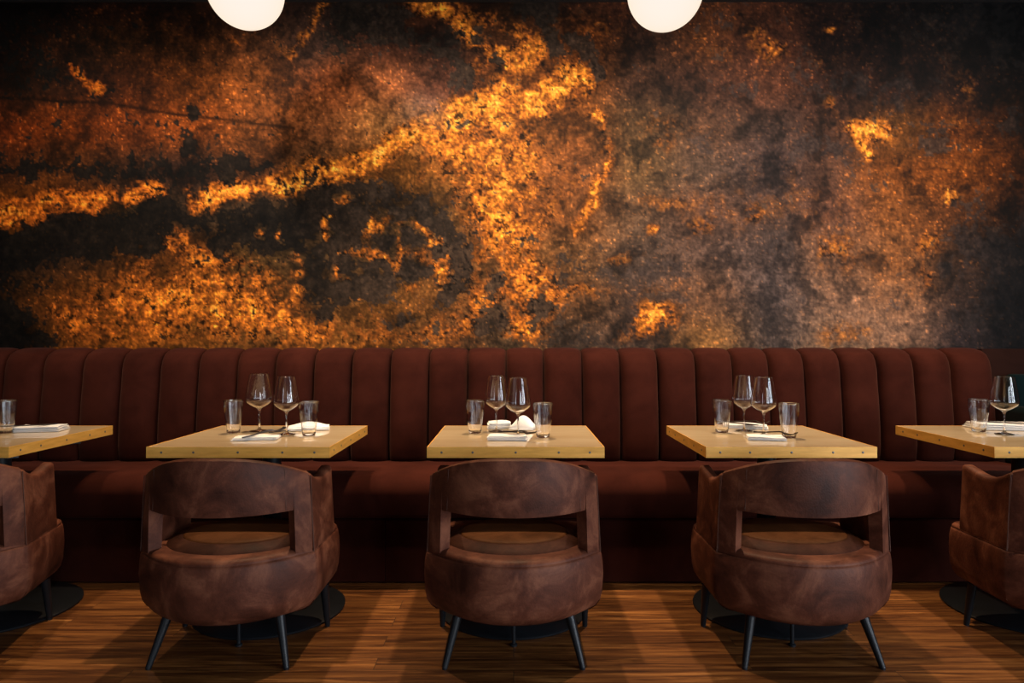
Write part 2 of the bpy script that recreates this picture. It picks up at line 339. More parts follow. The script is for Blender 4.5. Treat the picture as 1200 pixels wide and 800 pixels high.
    dd = [
        ps([(-20, 268), (40, 264), (62, 262), (74, 250), (110, 251), (164, 241), (185, 235), (208, 238), (215, 262), (190, 275), (196, 300), (160, 290), (128, 304), (51, 310), (-20, 325)], 7, 1.),
        ps([(216, 262), (240, 256), (269, 250), (300, 243), (338, 243), (351, 232), (377, 220), (402, 213), (428, 209), (479, 212), (505, 222), (523, 238), (533, 266), (546, 284), (558, 307), (561, 330), (543, 350), (525, 362), (508, 356), (512, 330), (495, 328), (464, 340), (440, 352), (408, 362), (372, 366), (345, 336), (340, 306), (300, 294), (256, 302), (228, 292)], 7, 1.),
        bl(585, 325, 14, 20, 1.), bl(572, 386, 18, 18, 1.1), bl(590, 372, 14, 30, .9), bl(627, 360, 13, 13, 1.1), bl(560, 275, 12, 22, .6), bl(545, 230, 12, 16, .5), bl(470, 375, 26, 14, .7), bl(375, 372, 16, 14, .6),
        ps([(-20, 355), (20, 352), (32, 366), (56, 378), (66, 412), (-20, 415)], 6, 1.),
        bl(18, 330, 40, 14, .5),
        ps([(392, -10), (468, -10), (480, 20), (500, 28), (530, 30), (545, 66), (566, 80), (574, 92), (560, 112), (538, 100), (528, 68), (500, 55), (470, 52), (440, 60), (402, 62), (385, 45)], 9, .9),
        ps([(595, -10), (650, -10), (660, 14), (640, 30), (680, 50), (700, 66), (706, 88), (684, 72), (655, 62), (645, 76), (640, 52), (620, 26), (595, 26)], 8, 1.),
        bl(580, 72, 9, 7, 1.), bl(562, 50, 14, 8, .8), bl(702, 84, 7, 12, .9), bl(582, 35, 14, 14, .4),
        ps([(-20, 192), (25, 186), (60, 198), (95, 194), (110, 190), (140, 200), (180, 196), (230, 190), (270, 184), (318, 184), (318, 206), (260, 214), (180, 214), (90, 210), (-20, 205)], 7, .85),
        bl(228, 173, 9, 14, 1.3), bl(157, 186, 6, 12, 1.1), bl(228, 128, 6, 9, .9), bl(300, 190, 26, 9, .5),
        ps([(1128, -10), (1220, -10), (1220, 90), (1150, 70), (1128, 40)], 14, .75), ps([(1156, 140), (1220, 132), (1220, 168), (1170, 170)], 8, .7), ps([(1086, 152), (1116, 148), (1120, 168), (1098, 178), (1080, 172)], 7, .8),
        ps([(1120, 258), (1140, 246), (1160, 250), (1180, 262), (1220, 268), (1220, 350), (1180, 340), (1140, 320), (1115, 300), (1105, 282)], 12, .8),
        ps([(1150, 335), (1220, 330), (1220, 420), (1160, 420), (1140, 370)], 14, .75), bl(1105, 315, 12, 16, .7), bl(1121, 241, 4, 4, 1.), bl(1130, 365, 24, 30, .5),
        ps([(668, 282), (705, 288), (745, 308), (760, 318), (742, 322), (690, 322), (660, 312)], 10, .6), ps([(646, 372), (700, 376), (712, 408), (640, 408)], 10, .65), bl(800, 318, 50, 12, .5), bl(780, 352, 26, 6, .5), bl(660, 330, 14, 12, .4),
        bl(920, 288, 22, 22, .6), bl(885, 250, 14, 40, .3), bl(1005, 262, 14, 8, .4), bl(925, 355, 20, 18, .4), bl(945, 175, 40, 18, .6), bl(1040, 105, 50, 20, .5), bl(1088, 100, 12, 14, .4), bl(985, 95, 30, 18, .45), bl(990, 180, 14, 10, .5), bl(960, 150, 20, 20, .3), bl(1080, 30, 50, 30, .4), bl(940, 90, 20, 50, .25),
        bl(820, 165, 26, 20, .4), bl(870, 105, 50, 14, .35), bl(728, 70, 30, 40, .25), bl(845, 20, 14, 20, .3), bl(100, 35, 60, 12, .3), bl(70, 90, 40, 14, .4), bl(140, 110, 30, 14, .4), bl(255, 75, 16, 6, .5), bl(20, 60, 30, 60, .5), bl(240, 20, 40, 14, .2),
        bl(370, 200, 10, 12, .4), bl(640, 165, 10, 30, .25),
    ]
    for a in dd: D = 1 - (1 - np.clip(D, 0, 1)) * (1 - np.clip(a, 0, 1))
    isl = np.zeros(u.shape)
    for a in [bl(402, 236, 9, 9, 1.), st([(378, 280), (384, 262), (386, 255)], 6, .95), bl(445, 265, 18, 16, .85), bl(432, 268, 6, 22, .7), bl(455, 296, 30, 10, .9), bl(466, 280, 5, 16, .8), st([(482, 256), (497, 272), (504, 290)], 5, .9), bl(496, 273, 10, 5, .9), bl(512, 288, 14, 8, .8), bl(395, 300, 14, 8, .8), bl(390, 318, 6, 14, .85), bl(398, 325, 8, 8, .6), bl(462, 312, 14, 22, .9), bl(345, 300, 8, 8, .6), bl(372, 305, 6, 8, .6), bl(309, 274, 5, 7, .9), bl(330, 276, 5, 8, .9), bl(300, 250, 5, 4, .4), bl(408, 330, 5, 3, .7), bl(480, 335, 12, 6, .9), bl(518, 318, 16, 16, .8), bl(348, 312, 10, 14, .5), bl(375, 325, 6, 10, .5), bl(430, 300, 30, 6, .6), bl(360, 285, 7, 5, .6), bl(350, 322, 12, 8, .6), bl(420, 318, 9, 7, .6), bl(440, 318, 9, 5, .6), bl(500, 305, 14, 7, .7), bl(490, 298, 9, 9, .7), bl(418, 292, 14, 6, .7), bl(470, 262, 12, 4, .6), bl(345, 345, 14, 6, .5), bl(245, 262, 6, 4, .6), bl(530, 300, 8, 10, .7)]:
        isl = 1 - (1 - isl) * (1 - np.clip(a, 0, 1))
    for a in [bl(482, 319, 15, 13, 1.), bl(438, 333, 20, 14, 1.), bl(365, 310, 12, 12, .9), bl(455, 278, 6, 16, .9), bl(406, 313, 8, 8, .9)]: isl = isl * (1 - np.clip(a * 1.2, 0, 1))
    D = D * (1 - isl); g = 1 - (1 - g) * (1 - isl * .75)
    def contrast(x, k): return np.clip(.5 + (x - .5) * k, -.3, 1.3)
    N1 = contrast(m_fbm(wu, wv, 30, 131, 5, .78), 2.6); N2 = contrast(m_fbm(u, v, 16, 141, 4, .85), 2.6); N3 = contrast(m_fbm(u, v, 5, 151, 2, .9), 1.9)
    g = g * .74
    dm = sstep(.42, .58, D + (N1 - .5) * .46 + (N2 - .5) * .62 + (N3 - .5) * .30 + (curl - .5) * .16 - .03)
    warm = np.clip((u - 330) / 120, 0, 1)[..., None]; cool = np.clip((u - 640) / 160, 0, 1)[..., None]
    # orange grain that sits on the ground everywhere
    base = .14 + .05 * np.clip((u - 500) / 300, 0, 1)
    t = np.clip(base + g, 0, 1.05) + (N1 - .5) * .22 + (N2 - .5) * (.34 + .34 * np.clip(g, 0, 1)) + (curl - .5) * .34 * np.clip(g * 1.6 + .2, 0, 1) + (N3 - .5) * .22
    def ramp(t, ks):
        out = np.zeros(t.shape + (3,))
        for k in range(3): out[..., k] = np.interp(t, [q[0] for q in ks], [q[1 + k] for q in ks])
        return out
    gr = ramp(t, [(.0, .15, .085, .05), (.30, .28, .15, .075), (.48, .47, .26, .11), (.70, .69, .40, .14), (.95, .87, .53, .18), (1.25, .98, .67, .29)])
    redder = np.clip(1 - (u - 60) / 300, 0, 1)[..., None] * np.clip(1.2 - v / 500., 0, 1)[..., None]
    gr = gr * (1 - redder * np.array([.10, .24, .45]))
    gm = sstep(.26, .62, t)[..., None] * (.25 + .75 * sstep(.05, .45, g))[..., None]
    low = col * (.72 + .40 * N1 * .9 + .22 * (N3 - .5))[..., None]
    rt = np.clip((u - 600) / 250, 0, 1)[..., None]
    low = low * (np.array([1.0, .93, .82]) * (1 - rt) + np.array([1.0, .93, .86]) * rt)
    vignette_dim = 1 - .22 * np.clip(1 - u / 300, 0, 1) * np.clip(1 - v / 125, 0, 1) ** .5 - .35 * np.clip((u - 900) / 200, 0, 1) * np.clip(1 - v / 150, 0, 1) - .30 * np.clip((u - 1100) / 100, 0, 1)  # vignette shade of upper corners and right end, painted into the print
    low = low * vignette_dim[..., None]
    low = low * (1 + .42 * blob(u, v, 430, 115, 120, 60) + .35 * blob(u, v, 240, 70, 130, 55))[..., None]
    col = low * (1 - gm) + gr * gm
    char = np.array([.225, .178, .142]) * (1 - cool) + np.array([.215, .178, .165]) * cool
    char = char * (.62 + .45 * warm) * (.72 + .34 * N2 + .24 * N3)[..., None]
    char = char * np.clip(.35 + 2.3 * low.mean(-1), .35, 1.0)[..., None]
    dmx = (dm * (.94 - .25 * cool[..., 0]))[..., None]
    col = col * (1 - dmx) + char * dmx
    ln = stroke(u, v + 3 * (m_noise(u, v, 40, 77) - .5), [(0, 114), (130, 122), (210, 135), (345, 152)], 2.0, .55) * (.5 + .5 * N1)
    col = col * (1 - ln)[..., None]
    col = col * (1 - .24 * sstep(.5, .9, 1 - N1) * (1 - region_gold(g)))[..., None]
    # small dark pits inside the flaky areas, bright specks everywhere
    pit = sstep(.60, .74, m_fbm(u, v, 6, 91, 3, .8) * 1.0 + .10 * (N1 - .5)) * sstep(.12, .35, g) * (1 - .6 * sstep(.8, 1., g))
    col = col * (1 - .62 * pit)[..., None]
    rn = m_noise(u, v, 2.1, 101)
    dens = np.clip(.25 + .9 * (N1 - .2), 0, 1)
    sp = sstep(.80, .97, rn + .10 * (dens - .5)) * (1 - .65 * dm) * (.35 + .65 * dens)
    col = col + (np.array([.46, .26, .10]) * (sp * .55)[..., None]) * (.5 + 1.0 * np.clip(col.max(-1), 0, .6) / .6)[..., None]
    c2 = 1 - 2 * np.abs(m_noise(u + 9 * (m_noise(u, v, 5, 171) - .5), v + 9 * (m_noise(u, v, 5, 172) - .5), 5.5, 173) - .5)
    c3 = 1 - 2 * np.abs(m_noise(u + 5 * (m_noise(u, v, 3, 181) - .5), v, 3.1, 183) - .5)
    col = col * (1 + (.48 * (c2 ** 2 - .38) + .34 * (c3 - .5)) * (.30 + .70 * region_gold(g)) * (1 - .5 * dm))[..., None]
    # pale soft patches and the weave of the print
    hz = bl(500, 128, 24, 18, .75) + bl(478, 110, 50, 40, .22) + bl(900, 330, 60, 60, .14) + bl(990, 375, 90, 45, .42) + bl(1060, 380, 50, 40, .25) + bl(630, 200, 60, 60, .10) + bl(800, 300, 90, 90, .12) + bl(860, 190, 60, 40, .10)
    hz = np.clip(hz, 0, .6)[..., None]
    col = col * (1 - hz * .55) + np.array([.56, .47, .43]) * hz * .55
    weave = m_noise(u * .12, v, 1.7, 111) * .5 + m_noise(u, v * .12, 1.7, 112) * .5
    col = col * (1 + .26 * (weave - .5) + .34 * (fine - .5))[..., None]
    return np.clip(col, 0, 1) ** 1.12
# ------------------------------------------------------------------ the room
XL, XR, YB, YW, ZC = -4.6, 4.8, -3.6, 3.86, 3.108
def slab(name, x0, x1, y0, y1, z0, z1, mt, kind='structure', parent=None, bev=0.0):
    bm = bmesh.new(); bx(bm, x0, x1, y0, y1, z0, z1, bev); o = bm_obj(name, bm, mt, parent, 30)
    if kind: o['kind'] = kind
    return o
slab('floor', XL, XR, YB - .2, YW + .1, -0.1, 0, M['floor'])
slab('ceiling', XL, XR, YB - .2, YW + .1, ZC, ZC + .1, M['ceiling'])
slab('wall_back', XL, XR, YW, YW + .12, 0, ZC, M['sidewall'])
slab('wall_left', XL - .12, XL, YB - .2, YW + .1, 0, ZC, M['sidewall'])
# street sides (behind the camera and to its right) with tall windows
def street_wall(name, axis, c0, c1, lo, hi, wins, first):
    def box(bm, a, c, z0, z1, i=0.0):
        if axis == 'x': bx(bm, a, c, c0 + i, c1 - i, z0, z1)
        else: bx(bm, c0 + i, c1 - i, a, c, z0, z1)
    bm = bmesh.new(); box(bm, lo, hi, 0, 0.25); box(bm, lo, hi, 2.98, ZC)
    x = lo
    for a, c in wins: box(bm, x, a, 0.25, 2.98); x = c
    box(bm, x, hi, 0.25, 2.98)
    o = bm_obj(name, bm, M['sidewall'], None, 30); o['kind'] = 'structure'
    for k, (a, c) in enumerate(wins):
        bm = bmesh.new(); t = .045
        box(bm, a, a + t, .25, 2.98, .02); box(bm, c - t, c, .25, 2.98, .02); box(bm, a, c, .25, .25 + t, .02); box(bm, a, c, 2.98 - t, 2.98, .02); box(bm, (a + c) / 2 - .015, (a + c) / 2 + .015, .25, 2.98, .02)
        w = bm_obj('window_%d' % (k + first), bm, M['black_metal'], None, 30); w['kind'] = 'structure'
street_wall('wall_front', 'x', YB - .12, YB, XL, XR, [(-2.95, -2.25), (1.97, 2.93), (3.32, 4.28)], 1)
street_wall('wall_right', 'y', XR, XR + .12, YB - .2, YW + .1, [(-3.0, -2.0), (-1.6, -.6), (-.2, .8)], 4)
# mural
def build_mural():
    S = YW / 789.0; d = 1.4
    us = np.arange(602 + (XL + .02) / S, 602 + (XR - .02) / S, d); vs = np.arange(2.6, 424.0, d)
    us = np.append(us, 602 + (XR - .02) / S)
    U, V = np.meshgrid(us, vs)
    inside = np.clip(U, 0, 1200)
    Um = np.where(U < 0, -U, np.where(U > 1200, 2400 - U, U))
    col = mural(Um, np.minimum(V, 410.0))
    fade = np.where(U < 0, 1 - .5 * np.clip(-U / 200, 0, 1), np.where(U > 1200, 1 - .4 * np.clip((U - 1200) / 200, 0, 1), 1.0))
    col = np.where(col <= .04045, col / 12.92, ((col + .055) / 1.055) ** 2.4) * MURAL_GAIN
    X = (U - 602) * S; Z = 1.16 - (V - 402) * S
    H, W = U.shape; n = H * W
    co = np.stack([X.ravel(), np.full(n, YW - .012), Z.ravel()], 1)
    idx = np.arange(n).reshape(H, W)
    q = np.stack([idx[:-1, :-1].ravel(), idx[1:, :-1].ravel(), idx[1:, 1:].ravel(), idx[:-1, 1:].ravel()], 1)
    # a thin rim gives the panel its thickness
    border = np.concatenate([idx[0, :-1], idx[:-1, -1], idx[-1, :0:-1], idx[:0:-1, 0]])
    back = co[border].copy(); back[:, 1] = YW - .001; m = len(border)
    co = np.concatenate([co, back]); j = np.arange(m); jn = (j + 1) % m
    q = np.concatenate([q, np.stack([border[j], border[jn], n + jn, n + j], 1)])
    cc = np.concatenate([col.reshape(n, 3), col.reshape(n, 3)[border]])
    me = bpy.data.meshes.new('wall_mural'); me.vertices.add(len(co)); me.vertices.foreach_set('co', co.ravel().astype(np.float32))
    me.loops.add(q.size); me.loops.foreach_set('vertex_index', q.ravel().astype(np.int32))
    me.polygons.add(len(q)); me.polygons.foreach_set('loop_start', (np.arange(len(q)) * 4).astype(np.int32)); me.update(calc_edges=True)
    at = me.color_attributes.new('Print', 'FLOAT_COLOR', 'POINT')
    at.data.foreach_set('color', np.concatenate([cc, np.ones((len(cc), 1))], 1).ravel().astype(np.float32))
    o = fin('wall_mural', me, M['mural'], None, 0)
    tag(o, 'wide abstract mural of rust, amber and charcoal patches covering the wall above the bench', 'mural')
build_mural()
# ------------------------------------------------------------------ banquette
XE = 2.63
bench = empty('banquette', (0, 3.5, 0), 0, 'long oxblood velvet banquette with tall channelled back under the mural', 'banquette')
Y0 = 3.5
def bench_part(name, bm, mt, smooth=40):
    return bm_obj(name, bm, mt, bench, smooth)
# profile extrusions along x, rounded
def extrude(name, prof, x0, x1, mt, parent, nx=2, wob=0.0, smooth=40):
    bm = bmesh.new(); cols = []
    for i in range(nx + 1):
        x = x0 + (x1 - x0) * i / nx
        cols.append([bm.verts.new((x, y - Y0, z)) for (y, z) in prof])
    n = len(prof)
    for A, B in zip(cols[:-1], cols[1:]):
        for k in range(n): bm.faces.new((A[k], A[(k + 1) % n], B[(k + 1) % n], B[k]))
    bm.faces.new(cols[0]); bm.faces.new(list(reversed(cols[-1])))
    return bm_obj(name, bm, mt, parent, smooth)
def arc(cy, cz, r, a0, a1, n=7, rz=None):
    rz = rz or r
    return [(cy + r * math.cos(math.radians(a0 + (a1 - a0) * i / n)), cz + rz * math.sin(math.radians(a0 + (a1 - a0) * i / n))) for i in range(n + 1)]
splits = [XL + .02, -2.47, -.62, 1.02, XE]
bp = [(3.255, 0.008)] + arc(3.262, .298, .014, 180, 90, 4) + [(3.80, .312), (3.80, .008)]
for a, c in zip(splits[:-1], splits[1:]):
    extrude('base_panel', bp, a + .0015, c - .0015, M['velvet'], bench)
seat = arc(3.225, .345, .022, 270, 180, 4) + [(3.197, .38), (3.194, .41)] + arc(3.314, .437, .120, 180, 90, 12, .088) + [(3.45, .530), (3.62, .520), (3.80, .515), (3.80, .323)]
splits2 = [XL + .02, -1.62, 0.02, 1.66, XE]
extrude('seat_cushion', seat, XL + .02, XE, M['velvet'], bench, 40)
SE = [-78, -35, 10, 55, 101, 146, 191, 235, 280, 324, 369, 413, 458, 503, 548, 593, 637, 682, 726, 770, 814, 857, 899, 940, 982, 1025, 1067, 1110, 1158]
prof_v = [(.500, 3.665), (.53, 3.640), (.60, 3.632), (.72, 3.638), (.84, 3.650), (.94, 3.665), (1.01, 3.672), (1.06, 3.686), (1.095, 3.710), (1.115, 3.748), (1.123, 3.785), (1.124, 3.808)]
def channel(x0, x1):
    w = x1 - x0; cx = (x0 + x1) / 2; nu = 18; bm = bmesh.new(); rows = []
    zz = []
    for (z0, y0), (z1, y1) in zip(prof_v[:-1], prof_v[1:]):
        for k in range(3): t = k / 3; zz.append((z0 + (z1 - z0) * t, y0 + (y1 - y0) * t))
    zz.append(prof_v[-1])
    L = len(zz)
    for i, (z, y) in enumerate(zz):
        a = zz[max(i - 1, 0)]; b_ = zz[min(i + 1, L - 1)]; tz, ty = b_[0] - a[0], b_[1] - a[1]; q = math.hypot(tz, ty); nz, ny = ty / q, -tz / q
        row = []
        for k in range(nu + 1):
            u = -1 + 2 * k / nu; u = math.copysign(abs(u) ** .75, u)
            bul = .060 * max(0.0, 1 - abs(u) ** 3.0) ** .5 - .024
            row.append(bm.verts.new((cx + u * (w / 2 - .0022), y - Y0 + .036 + ny * bul, min(z + nz * bul * .3, 1.15))))
        rows.append(row)
    for A, B in zip(rows[:-1], rows[1:]):
        for k in range(nu): bm.faces.new((A[k], A[k + 1], B[k + 1], B[k]))
    # closed back
    bk = [[bm.verts.new((cx + s * (w / 2 - .0005), 3.846 - Y0, z)) for s in (-1, 1)] for z in (zz[0][0], zz[-1][0])]
    bm.faces.new([r[0] for r in rows] + [bk[1][0], bk[0][0]]); bm.faces.new([r[-1] for r in reversed(rows)] + [bk[0][1], bk[1][1]])
    bm.faces.new(rows[0][::-1] + [bk[0][0], bk[0][1]])
    return bm_obj('back_channel', bm, M['velvet'], bench, 60)
xs = [XL + .02 + .0] + [(p - 602) / 789 * 3.745 for p in SE]
k0 = xs[1]; extra = []
while k0 - .21 > XL + .05: k0 -= .21; extra.append(k0)
xs = [x for x in sorted(extra)] + xs[1:]
for a, c in zip(xs[:-1], xs[1:]): channel(a, c)
# end of the back: plain dark panelling beside the bench
tr = slab('trim_1', XE + .012, XR - .002, 3.80, YW - .014, 0, 1.128, M['dark_velvet'], 'structure', None, .004)
# ------------------------------------------------------------------ club chairs
def outline(w, bk, yc, ys, fr, n=88, p=2.25):
    """closed plan outline, counter clockwise, starting at back centre; list of (x, y)"""
    pts = []
    nb = 22
    for i in range(nb): # back centre to right corner
        t = 1 - (1 - i / nb) ** 1.35; pts.append((w * t, yc - (bk - abs(yc)) * (1 - t ** 2.15)))
    for i in range(7): pts.append((w, yc + (ys - yc) * i / 6))
    nf = 12
    for i in range(1, nf + 1):
        a = PI / 2 * i / nf; pts.append((w * math.cos(a) ** (2 / 3.2) if i < nf else 0.0, ys + (fr - ys) * math.sin(a) ** (2 / 3.2)))
    return pts + [(-x, y) for x, y in reversed(pts[1:-1])]
def offset_loop(pts, d):
    n = len(pts); out = []
    for i, (x, y) in enumerate(pts):
        x0, y0 = pts[i - 1]; x1, y1 = pts[(i + 1) % n]; tx, ty = x1 - x0, y1 - y0; q = math.hypot(tx, ty) or 1
        out.append((x - ty / q * d, y + tx / q * d)) # inwards for a ccw loop
    return out
def loft(bm, levels, cap_top=True, cap_bottom=True):
    rings = [[bm.verts.new((x, y, z)) for x, y in lp] for lp, z in levels]
    n = len(rings[0])
    for A, B in zip(rings[:-1], rings[1:]):
        for i in range(n): bm.faces.new((A[i], A[(i + 1) % n], B[(i + 1) % n], B[i]))
    if cap_top: bm.faces.new(rings[-1])
    if cap_bottom: bm.faces.new(list(reversed(rings[0])))
    return rings
def make_chair():
    root = empty('club_chair', (0, 0, 0))
    W = .327
    base = outline(W, .285, -.095, .20, .30)
    # seat drum
    bm = bmesh.new()
    lv = [(.178, .095), (.180, .070), (.187, .044), (.200, .023), (.220, .008), (.25, -.000), (.31, -.004), (.35, -.002), (.374, .002), (.3805, .0045), (.3825, .0075), (.385, .0055), (.391, .008), (.397, .015), (.400, .026), (.401, .05)]
    loft(bm, [(offset_loop(base, d), .166 + (z - .178) * 1.094) for z, d in lv])
    bm_obj('seat_drum', bm, M['leather'], root, 60)
    # cushion pad standing proud of the drum
    bm = bmesh.new()
    def ell(rx, ry0, ry1, cy, n=64):
        out = []
        for i in range(n):
            a = 2 * PI * i / n - PI / 2; s = math.sin(a); out.append((rx * math.cos(a), cy + (ry0 if s < 0 else ry1) * s))
        return out
    loft(bm, [(ell(.262, .215, .245, .01), .398), (ell(.258, .211, .242, .01), .404), (ell(.240, .190, .230, .01), .414), (ell(.218, .166, .215, .01), .4225), (ell(.209, .157, .208, .01), .4245), (ell(.206, .154, .205, .01), .4225)], cap_top=True)
    for v_ in bm.verts: v_.co.z += .009
    pad = bm_obj('seat_pad', bm, M['leather_dark'], root, 60)
    bm = bmesh.new()
    loft(bm, [(ell(.2055, .1535, .2045, .01), .4205), (ell(.204, .152, .203, .01), .4255), (ell(.196, .144, .195, .01), .4285), (ell(.15, .11, .15, .01), .431), (ell(.05, .04, .05, .01), .4325)])
    for v_ in bm.verts: v_.co.z += .009
    bm_obj('pad_top', bm, M['leather_tan'], pad, 60)
    # shell: arms and back in one wrap, open window under the top rail
    shell_out = outline(.316, .266, -.10, .20, .30)
    n = len(shell_out)
    right = shell_out[:23]      # back centre -> corner
    path = [(-x, y) for x, y in reversed(right[1:])] + right
    # resample by arc length with extra cuts
    def resample(path, m):
        L = [0]
        for a, b_ in zip(path[:-1], path[1:]): L.append(L[-1] + math.hypot(b_[0] - a[0], b_[1] - a[1]))
        out = []
        for i in range(m + 1):
            s = L[-1] * i / m; k = max(j for j in range(len(L)) if L[j] <= s + 1e-9); k = min(k, len(L) - 2)
            t = (s - L[k]) / max(L[k + 1] - L[k], 1e-9); out.append((path[k][0] + (path[k + 1][0] - path[k][0]) * t, path[k][1] + (path[k + 1][1] - path[k][1]) * t))
        return out
    P = resample(path, 90)
    XW = .268
    cuts = []; Q = []
    for i, (p, q) in enumerate(zip(P[:-1], P[1:])):
        Q.append((p, None))
        for s in (-XW, XW):
            if (p[0] - s) * (q[0] - s) < 0 and True:
                t = (s - p[0]) / (q[0] - p[0]); c = (s, p[1] + (q[1] - p[1]) * t)
                Q.append((c, 'c'));
    Q.append((P[-1], None))
    T = .046
    def topz(x, y):
        if y <= -.10: return .757 - .074 * min(1, abs(x) / .316) ** 2.7
        t = (y + .10) / .30
        return .685 - .046 * math.sin(min(1, t / .45) * PI / 2) + .024 * sstep_(.45, 1.0, t)
    def sstep_(a, b_, x): t = max(0, min(1, (x - a) / (b_ - a))); return t * t * (3 - 2 * t)
    tp = lambda z: 1 - .045 * max(0.0, (z - .38) / .30)
    bm = bmesh.new(); secs = []
    m = len(Q)
    for i, (p, flag) in enumerate(Q):
        a = Q[max(i - 1, 0)][0]; b_ = Q[min(i + 1, m - 1)][0]; tx, ty = b_[0] - a[0], b_[1] - a[1]; qn = math.hypot(tx, ty); nx, ny = -ty / qn, tx / qn # inward
        tz = topz(*p); r = .014
        inwin = abs(p[0]) < XW - 1e-6 and p[1] < -.05
        def sect(bz):
            lean = lambda z: .010 * max(0, (z - .40) / .35)
            pr = [(.002, bz + .000), (0, bz + .010), (-.003, (bz + tz) / 2), (0, tz - r * 1.1), (r * .3, tz - r * .3), (r * 1.1, tz), (T / 2, tz + .002), (T - r * 1.1, tz), (T - r * .3, tz - r * .3), (T, tz - r * 1.2), (T + .001, (bz + tz) / 2), (T, bz + .010), (T - .003, bz)]
            return [bm.verts.new(((p[0] + nx * o) * tp(z), p[1] + ny * o, z)) for o, z in pr]
        if flag == 'c':
            left_to_right_in = p[0] < 0
            A, B = (.385, .556) if left_to_right_in else (.556, .385)
            secs.append(sect(A)); secs.append(sect(B))
        else: secs.append(sect(.556 if inwin else .385))
    K = len(secs[0])
    for A, B in zip(secs[:-1], secs[1:]):
        for k in range(K):
            try: bm.faces.new((A[k], B[k], B[(k + 1) % K], A[(k + 1) % K]))
            except ValueError: pass
    bm.faces.new(secs[0]); bm.faces.new(list(reversed(secs[-1])))
    bm_obj('back_shell', bm, M['leather'], root, 45)
    # flat side panels that run from the drum's underside up to the arm rest
    for sd in (-1, 1):
        bm = bmesh.new(); ys = [-.102 + .287 * i / 24 for i in range(25)]; cols = []
        for i, y in enumerate(ys):
            tz = topz(0, max(y, -.0999)) if y > -.0999 else topz(.316, -.1001)
            tz = topz(.316, y) if y > -.10 else tz
            e = .006 if i in (0, 24) else 0
            zb = .384; zs = [zb, .388, .394, .402] + [.402 + (tz - .02 - .402) * k / 8 for k in range(1, 9)] + [tz - .010, tz - .003 - e * .5, tz - e * .5]
            xo = [.012, .006, .002, .0] + [0] * 8 + [.001, .005, .013]
            sec = [(.3225 - o - e, z) for o, z in zip(xo, zs)] + [(.274 + .010, tz - e * .5), (.274 + .003, tz - .004), (.274, tz - .014), (.274, zb + .006), (.276, zb)]
            cols.append([bm.verts.new((sd * x_ * tp(z), y, z)) for x_, z in sec])
        K2 = len(cols[0])
        for A, B in zip(cols[:-1], cols[1:]):
            for k in range(K2): bm.faces.new((A[k], A[(k + 1) % K2], B[(k + 1) % K2], B[k]))
        bm.faces.new(cols[0]); bm.faces.new(list(reversed(cols[-1])))
        bm_obj('side_panel', bm, M['leather'], root, 45)
    # piped seams
    def near(xx, side):
        return min((q[0] for q in Q if q[0][0] * side > 0), key=lambda c: abs(abs(c[0]) - xx))
    for s in (-1, 1):
        bm = bmesh.new(); tz = topz(.316, -.10)
        tube(bm, [(s * .3205 * tp(z), -.1020, z) for z in np.linspace(.392, tz - .010, 12)], .0015, 6)
        bm_obj('piped_seam', bm, M['stitch'], root, 60)
    for s in (-1, 1):
        c = near(.245, s); tz = topz(*c); bm = bmesh.new()
        tube(bm, [(c[0] * tp(z) * 1.001, c[1] - .0010, z) for z in np.linspace(.56, tz - .012, 8)], .0012, 6)
        bm_obj('piped_seam', bm, M['stitch'], root, 60)
    # legs
    for sx, top, bot in ((-1, (.200, -.125), (.246, -.186)), (1, (.200, -.125), (.246, -.186)), (-1, (.288, .145), (.292, .178)), (1, (.288, .145), (.292, .178))):
        bm = bmesh.new()
        a = Vector((top[0] * sx, top[1], .186)); b_ = Vector((bot[0] * sx, bot[1], 0.004))
        tube(bm, [a + (b_ - a) * t for t in (0, .25, .5, .75, 1)], .0185, 16, .0105)
        tube(bm, [b_ + Vector((0, 0, -.004)), b_ + Vector((0, 0, .004))], .0098, 14)
        bm_obj('leg', bm, M['black_metal'], root, 60)
    bm = bmesh.new(); lathe(bm, [(.0, 0), (.014, 0), (.014, .006), (.0075, .010), (.0075, .182), (0, .182)], 16)
    bm_obj('support_rod', bm, M['black_metal'], root, 50)
    return root
chair = make_chair()
GC = 'brown leather club chairs drawn up to the tables'
chairs = [(-2.19, 2.585, 14, 'brown leather club chair cut off by the left picture edge, turned outward'),
          (-1.056, 2.585, 0, 'brown leather club chair pushed up to the second table from the left'),
          (0.0, 2.585, 0, 'brown leather club chair at the middle table, seen squarely from behind'),
          (1.069, 2.585, 0, 'brown leather club chair pushed up to the second table from the right'),
          (2.150, 2.585, -2, 'dark shaded brown leather club chair cut off by the right picture edge')]
for i, (x, y, a, lb) in enumerate(chairs): place(chair, i > 0, (x, y, 0), math.radians(a), lb, 'chair', GC)
